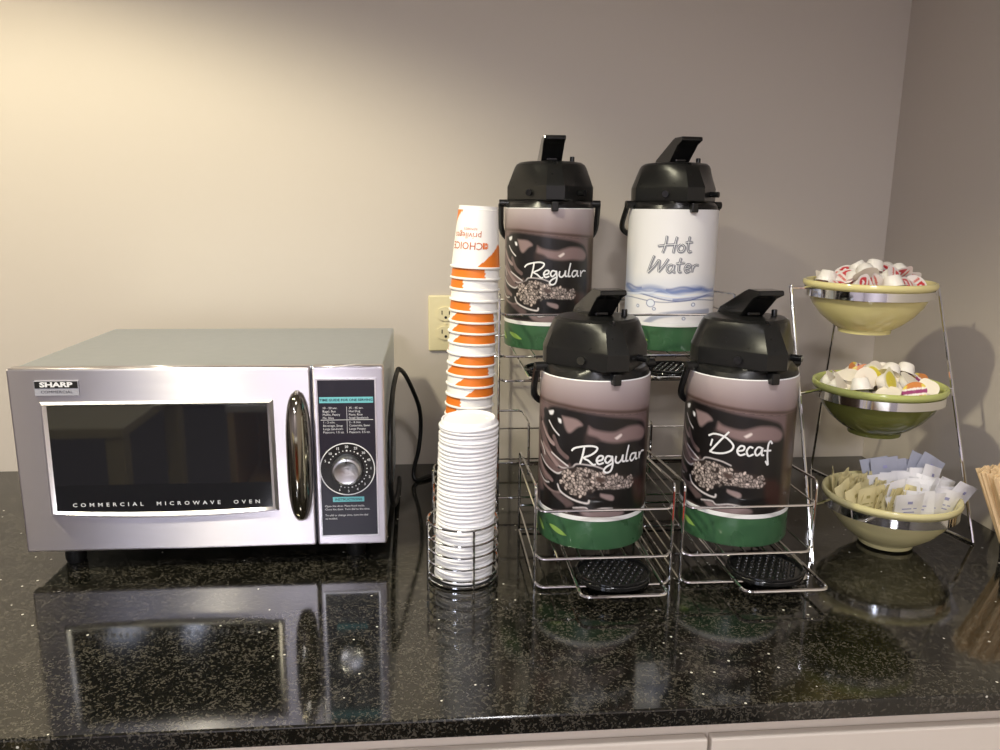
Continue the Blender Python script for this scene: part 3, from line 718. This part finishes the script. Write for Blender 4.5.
airpot('hot_water_airpot', 'white airpot lettered Hot Water on the raised rear tier', P2, rot_of(P2, 24), 'water', facing(P2), HOT, conv_h, 'grey', -50)
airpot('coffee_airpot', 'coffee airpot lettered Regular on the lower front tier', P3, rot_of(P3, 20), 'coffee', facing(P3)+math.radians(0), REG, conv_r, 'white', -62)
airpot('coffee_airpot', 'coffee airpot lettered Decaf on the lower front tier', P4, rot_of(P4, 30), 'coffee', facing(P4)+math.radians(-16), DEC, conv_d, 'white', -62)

# ------------------------------------------------------------------ airpot racks
def cell(mb, x0, x1, yf, yb, zb, wr=.0021):
    for x in (x0, x1):
        # side top rail rising over the posts, posts
        mb.tube(arc_pts([(x, yf, zb+.0012), (x, yf, zb+.153), (x, yb, zb+.141), (x, yb, zb+.0012)], .012), wr, 8)
        for dz in (.005, .045, .118): mb.tube([(x, yf, zb+dz), (x, yb, zb+dz)], wr*.75, 6)
    for dz in (.0045, .047, .1185):
        e = .010
        mb.tube(arc_pts([(x0, yf+.004, zb+dz+.003), (x0+e*.8, yf-.008, zb+dz), (x1-e*.8, yf-.008, zb+dz), (x1, yf+.004, zb+dz+.003)], .006), wr, 8)
        mb.tube([(x0, yb, zb+dz), (x1, yb, zb+dz)], wr, 8)
    for i in range(1, 6):
        x = x0+(x1-x0)*i/6; mb.tube([(x, yf-.006, zb+.0435), (x, yb, zb+.0435)], wr*.75, 6)
def tray(par, cx, yfr, zb, x0, x1, yback):
    z = zb+.022
    MB().tube(arc_pts([(x0, yback, z), (x0, yfr, z), (x1, yfr, z), (x1, yback, z)], .014), .0026, 8).build('tray_loop', M['chrome'], par)
    ty = yfr+.070
    tr = MB(); n = 8; rr = .053
    pts = [(cx+rr*math.copysign(abs(math.cos(a))**.92, math.cos(a)), ty+rr*.93*math.copysign(abs(math.sin(a))**.92, math.sin(a))) for a in [2*PI*i/48 for i in range(48)]]
    tr.poly(pts, z-.006, z+.002, 'z')
    tb = tr.build('drip_tray', M['black_gloss'], par, smooth=True, bevel=.002)
    g = MB(); 
    for ix in range(-4, 5):
        for iy in range(-4, 5):
            x, y_ = ix*.0105+(iy % 2)*.005, iy*.0098
            if math.hypot(x, y_) > .043: continue
            g.lathe([(.0036, z+.002), (.0034, z+.0035), (.0024, z+.0052), (.0001, z+.0058)], 10, (cx+x, ty+y_, 0))
    rim = MB().tube([(p[0], p[1], z+.004) for p in [((q[0]-cx)*.97+cx, (q[1]-ty)*.97+ty) for q in pts]], .0022, 6, closed=True)
    g.build('grate', M['black_gloss'], tb); rim.build('tray_rim', M['black_gloss'], tb)
def rack(label, fx0, fx1, rx0, rx1, tx0, tx1):
    t = thing('airpot_rack', label, 'rack', (0, 0, 0), 0, None)
    m = MB(); cell(m, fx0, fx1, -.572, -.372, 0); m.build('front_basket', M['chrome'], t)
    m = MB(); cell(m, rx0, rx1, -.280, -.058, .236); m.build('rear_basket', M['chrome'], t)
    m = MB()
    for x in (rx0, rx1):
        for y_ in (-.28, -.058): m.tube([(x, y_, .0015), (x, y_, .24)], .0021, 8)
        for z in (.091, .026): m.tube([(x, -.28, z), (x, -.058, z)], .0016, 6)
    for z in (.091, .026):
        for y_ in (-.28, -.058): m.tube([(rx0, y_, z), (rx1, y_, z)], .0018, 8)
    for s_, xr in ((1, rx0), (-1, rx1)):
        xe = xr+s_*.042
        m.tube(arc_pts([(xr, -.28, .186), (xe, -.28, .186), (xe, -.372, .186), (xe, -.372, .10)], .01), .0020, 8)
    m.build('leg_frame', M['chrome'], t)
    tray(t, (tx0+tx1)/2-.001, -.647, 0, tx0, tx1, -.40)
    tray(t, (rx0+rx1)/2, -.355, .2360, rx0+.045, rx1-.045, -.12)
rack('two-tier chrome wire airpot rack on the left, beside the cup basket', .696, .893, .668, .862, .750, .868)
rack('two-tier chrome wire airpot rack on the right, beside the bowl stand', .908, .1+1.002, .872, 1.078, .974, 1.094)

# ------------------------------------------------------------------ bowl stand
BW = [(1.282, -.341, .419), (1.290, -.389, .256), (1.289, -.457, .0905)]
LT, LB, RT, RBt = Vector((1.145, -.345, .409)), Vector((1.136, -.517, .0025)), Vector((1.403, -.345, .409)), Vector((1.433, -.469, .0025))
BK = Vector((1.344, -.09, .0025))
t = thing('bowl_stand', 'three-tier chrome wire stand holding the bowls in the corner', 'stand', (0, 0, 0))
def on_leg(a, b, z): k = (z-a.z)/(b.z-a.z); return a+(b-a)*k
MB().tube([LT, LB], .0028, 8).build('leg', M['chrome'], t); MB().tube([RT, RBt], .0028, 8).build('leg', M['chrome'], t)
bk_top = Vector((BW[0][0]+.006, BW[0][1]+.1015, BW[0][2]-.018))
MB().tube([BK, bk_top], .0024, 8).build('leg', M['chrome'], t)
MB().tube([LB, BK, RBt], .0026, 8).build('base_wire', M['chrome'], t)
for (x, y_, z) in BW:
    r = .0995
    MB().lathe([(r, -.026), (r+.0012, -.026), (r+.0012, -.0125), (r, -.0125), (r, -.026)], 64, (x, y_, z)).build('band', M['chrome'], t)
    zz = z-.012
    for a, b, s_ in ((LT, LB, -1), (RT, RBt, 1)):
        p = on_leg(a, b, zz); e = Vector((x+s_*r*.985, y_, zz))
        d = e-p; m = MB().tube(arc_pts([p, p+d*.7, e+Vector((s_*.0022, 0, 0)), e+Vector((s_*.0022, 0, -.014))], .006), .0026, 8)
        m.build('arm', M['chrome'], t)
for p in (LT, RT): MB().lathe([(.0001, .004), (.003, .003), (.004, 0), (.003, -.003), (.0001, -.004)], 12, tuple(p)).build('end_knob', M['chrome'], t)
def bowl(label, c, mb_, mrim):
    H = .087; prof = [(.0001, .004), (.036, .004), (.037, 0), (.041, 0), (.042, .006), (.055, .014), (.072, .028), (.086, .046), (.0945, .064), (.0975, .0745)]
    o = MB().lathe(prof, 72).build('serving_bowl', mb_)
    o.location = (c[0], c[1], c[2]-H)
    MB().lathe([(.0975, .0745), (.1010, .0760), (.1035, .0795), (.1040, .0830), (.1025, .0862), (.1000, .0870), (.0970, .0855), (.0945, .0800), (.0915, .0700), (.083, .051), (.069, .033), (.050, .020), (.030, .014), (.0001, .013)], 72).build('rim_and_inside', mrim, o)
    tag(o, label, 'bowl'); return o
bowl('pale yellow glazed bowl on the top tier of the stand, filled with creamers', BW[0], M['bowl_yellow'], M['bowl_yellow'])
bowl('olive green glazed bowl on the middle tier of the stand', BW[1], M['bowl_green'], M['bowl_green_rim'])
bowl('cream glazed bowl on the bottom tier of the stand, filled with packets', BW[2], M['bowl_cream'], M['bowl_cream'])

# creamers
def foil_mesh(design):
    n = 40; R = .0185; vs = [(0, 0, 0)]; fs = []
    rings = [.12, .24, .36, .46, .56, .66, .76, .86, .93, 1.]
    for q in rings:
        for j in range(n):
            a = 2*PI*j/n; e = 1+.28*max(0, math.cos(a))**14 if q == 1. else 1+.12*max(0, math.cos(a))**14*q
            vs.append((R*q*e*math.cos(a), R*q*e*math.sin(a), .0007*(1-q)))
    for j in range(n): fs.append((0, 1+j, 1+(j+1) % n))
    for i in range(len(rings)-1):
        for j in range(n): a = 1+i*n; b = a+n; fs.append((a+j, b+j, b+(j+1) % n, a+(j+1) % n))
    me = bpy.data.meshes.new('foil_lid'); me.from_pydata(vs, [], fs); me.update(); me.materials.append(M['foil'])
    ca = me.color_attributes.new('Col', 'FLOAT_COLOR', 'POINT'); cols = []
    for v in vs:
        x, y_ = v[0]/R, v[1]/R; r = math.hypot(x, y_)
        if design == 'red':
            c = (206, 58, 66) if (r < .82 and y_ > .05 and x > -.7) else (238, 228, 222)
            if r < .82 and -.35 < y_ < -.15: c = (214, 120, 110)
            if .25 < y_ < .5 and abs(x) < .35: c = (240, 232, 228)
        elif design == 'plain': c = (236, 226, 208)
        elif design == 'stripe':
            c = (205, 130, 70)
            if abs(x) < .18: c = (150, 60, 110)
            elif abs(x) < .38: c = (238, 230, 225)
            elif abs(y_) > .6: c = (222, 200, 90)
        elif design == 'yellow': c = (226, 210, 70) if r < .85 else (236, 230, 200)
        cols += [*s2l(*c), 1]
    ca.data.foreach_set('color', cols); return me
FO = {k: foil_mesh(k) for k in ('red', 'plain', 'stripe', 'yellow')}
cupm = MB().lathe([(.0001, -.019), (.0105, -.019), (.0120, -.0175), (.0150, -.006), (.0152, -.0012), (.0182, -.0010), (.0184, -.0002), (.0150, -.0001)], 32).mesh('creamer_cup', M['cream_cup'])
def creamer(loc, q, design, label, group):
    t = bpy.data.objects.new('coffee_creamer', cupm); C.objects.link(t); t.location = loc
    t.rotation_euler = q
    f = bpy.data.objects.new('foil_lid', FO[design]); C.objects.link(f); f.parent = t
    tag(t, label, 'creamer', group)
def pile(c, designs, lab, group, seed, spots):
    rnd = random.Random(seed); k = 0
    for (dx, dy, dz, tilt, az) in spots:
        d = designs[k % len(designs)]; k += 1
        q = (Matrix.Rotation(math.radians(az), 3, 'Z') @ Matrix.Rotation(math.radians(tilt), 3, 'X') @ Matrix.Rotation(rnd.uniform(0, 6), 3, 'Z')).to_euler()
        creamer((c[0]+dx, c[1]+dy, c[2]+dz), q, d, lab[d], group)
def auto_spots(seed, n1, n2, n3, front_tilt=50):
    rnd = random.Random(seed); S = []
    for (n, r, z) in ((n1, .060, -.026), (n1-3, .028, -.030), (n2, .070, -.004), (n2-4, .038, -.002), (n3, .046, .008), (max(1, n3-4), .014, .011)):
        a0 = rnd.uniform(0, 6)
        for i in range(n):
            a = a0+2*PI*i/n+rnd.uniform(-.1, .1)
            up = rnd.random()
            tilt = rnd.choice([rnd.uniform(20, 75), rnd.uniform(30, 80), rnd.uniform(110, 170)])
            S.append((r*math.cos(a), r*math.sin(a), z+rnd.uniform(-.002, .003), tilt, rnd.uniform(-70, 70)))
    return S
pile(BW[0], ['red', 'red', 'plain', 'red'], {'red': 'white creamer cup with red and white foil lid in the top bowl', 'plain': 'white creamer cup with plain pale lid in the top bowl'}, 'creamers in the top bowl', 5, auto_spots(11, 9, 11, 7))
pile(BW[1], ['plain', 'stripe', 'plain', 'stripe', 'plain', 'plain', 'yellow'], {'plain': 'creamer cup with plain cream lid in the green middle bowl', 'stripe': 'creamer cup with orange and purple striped lid in the green middle bowl',
     'yellow': 'creamer cup with bright yellow lid in the green middle bowl'}, 'creamers in the middle bowl', 6, auto_spots(23, 9, 11, 7))

# sweetener packets
def packet_mesh(w, h, m, ink, rs):
    nx, nz = 8, 10; vs = []; fs = []
    for s_ in (1, -1):
        for i in range(nx+1):
            for j in range(nz+1):
                u, v = i/nx, j/nz; e = min(1, 4*u*(1-u)*1.6)*min(1, 4*v*(1-v)*1.6)
                bend = .002*math.sin(v*PI)+.0012*math.sin(u*7+rs)
                vs.append(((u-.5)*w, s_*.0013*e+s_*.0002+bend, v*h))
    K = (nx+1)*(nz+1)
    for q in (0, K):
        for i in range(nx):
            for j in range(nz): a = q+i*(nz+1)+j; fs.append((a, a+1, a+nz+2, a+nz+1))
    B = [i*(nz+1) for i in range(nx+1)]+[nx*(nz+1)+j for j in range(1, nz+1)]+[i*(nz+1)+nz for i in range(nx-1, -1, -1)]+[j for j in range(nz-1, 0, -1)]
    for i in range(len(B)): a, b = B[i], B[(i+1) % len(B)]; fs.append((a, b, b+K, a+K))
    me = MB().add(vs, fs).mesh('sweetener_packet', m)
    bm = MB(); mid = lambda u, v: ((u-.5)*w, -.0021+.002*math.sin(v*PI)+.0012*math.sin(u*7+rs), v*h)
    for (u0, u1, v0, v1) in ((.25, .75, .56, .59), (.32, .68, .46, .49), (.42, .58, .72, .80)):
        bm.add([mid(u0, v0), mid(u1, v0), mid(u1, v1), mid(u0, v1)], [(0, 1, 2, 3)])
    return me, bm.mesh('print', ink, smooth=False)
PK = {'beige': [packet_mesh(.036, .064, M['beige_pack'], M['olive_ink'], k) for k in (0, 2.)], 'white': [packet_mesh(.044, .064, M['white_pack'], M['pack_ink'], k) for k in (0, 2.)],
      'blue': [packet_mesh(.044, .064, M['blue_pack'], M['pack_ink'], k) for k in (0, 2.)]}
def packet(kind, loc, az, tilt, roll, lab):
    me, pm = random.choice(PK[kind]); o = bpy.data.objects.new('sweetener_packet', me); C.objects.link(o)
    o.location = loc
    o.rotation_euler = (Matrix.Rotation(math.radians(az), 3, 'Z') @ Matrix.Rotation(math.radians(tilt), 3, 'X') @ Matrix.Rotation(math.radians(roll), 3, 'Y')).to_euler()
    p = bpy.data.objects.new('print', pm); C.objects.link(p); p.parent = o
    tag(o, lab, 'packet', kind+' packets in the bottom bowl')
rnd = random.Random(8); bx_, by_, bz_ = BW[2]
for row in range(4):
    for i in range(11):
        x = -.066+i*.0070+row*.003; y_ = .038-row*.021
        if math.hypot(x, y_) > .082: continue
        packet('beige', (bx_+x, by_+y_, bz_-.052+rnd.uniform(-.003, .005)+max(0, math.hypot(x, y_)-.045)*.5), 38+rnd.uniform(-20, 24)-row*4, rnd.uniform(-14, 10), (i-6)*2.2+rnd.uniform(-9, 9),
               'yellow-beige sweetener packet standing in the left half of the bottom bowl')
for row in range(4):
    for i in range(8):
        x = .010+i*.0088; y_ = .036-row*.024
        if math.hypot(x, y_) > .086: continue
        k = 'blue' if row == 0 else 'white'
        packet(k, (bx_+x, by_+y_, bz_-(.030 if row == 0 else .044)+rnd.uniform(-.003, .010)+max(0, math.hypot(x, y_)-.05)*.4-row*.003), -18+i*4+rnd.uniform(-18, 18), -18+row*8+rnd.uniform(-9, 8), (i-3)*6+rnd.uniform(-14, 12),
               'white sugar packet fanned out in the right half of the bottom bowl' if k == 'white' else 'blue-grey tinted packet at the back of the bottom bowl')

# ------------------------------------------------------------------ stir sticks in a dark cup, at the right edge
hc = Vector((1.462, -.545, 0))
t = MB().lathe([(.0001, .002), (.030, .002), (.031, 0), (.033, .001), (.0385, .088), (.0390, .0895), (.0375, .0895), (.0315, .006), (.0001, .006)], 48).build('stirrer_cup', M['black_gloss'])
t.location = hc; tag(t, 'small black cup of stir sticks at the right edge of the counter', 'cup')
sm = MB().box((-.003, -.0009, 0), (.003, .0009, .150)).mesh('stir_stick', M['wood'], smooth=False)
rnd = random.Random(2)
for i in range(90):
    o = bpy.data.objects.new('stir_stick', sm); C.objects.link(o)
    a = 2*PI*rnd.random(); r = .026*math.sqrt(rnd.random())
    o.location = hc+Vector((r*math.cos(a), r*math.sin(a), .007+rnd.uniform(0, .003)))
    o.rotation_euler = ((Matrix.Rotation(math.radians(-20+r*math.cos(a)*130+rnd.uniform(-1.5, 1.5)), 3, 'Y') @ Matrix.Rotation(math.radians(-r*math.sin(a)*120-2), 3, 'X')) @ Matrix.Rotation(rnd.uniform(-.6, .6), 3, 'Z')).to_euler()
    tag(o, 'pale wooden stir stick leaning in the black cup at the right edge', 'stir stick', 'wooden stir sticks in the black cup')
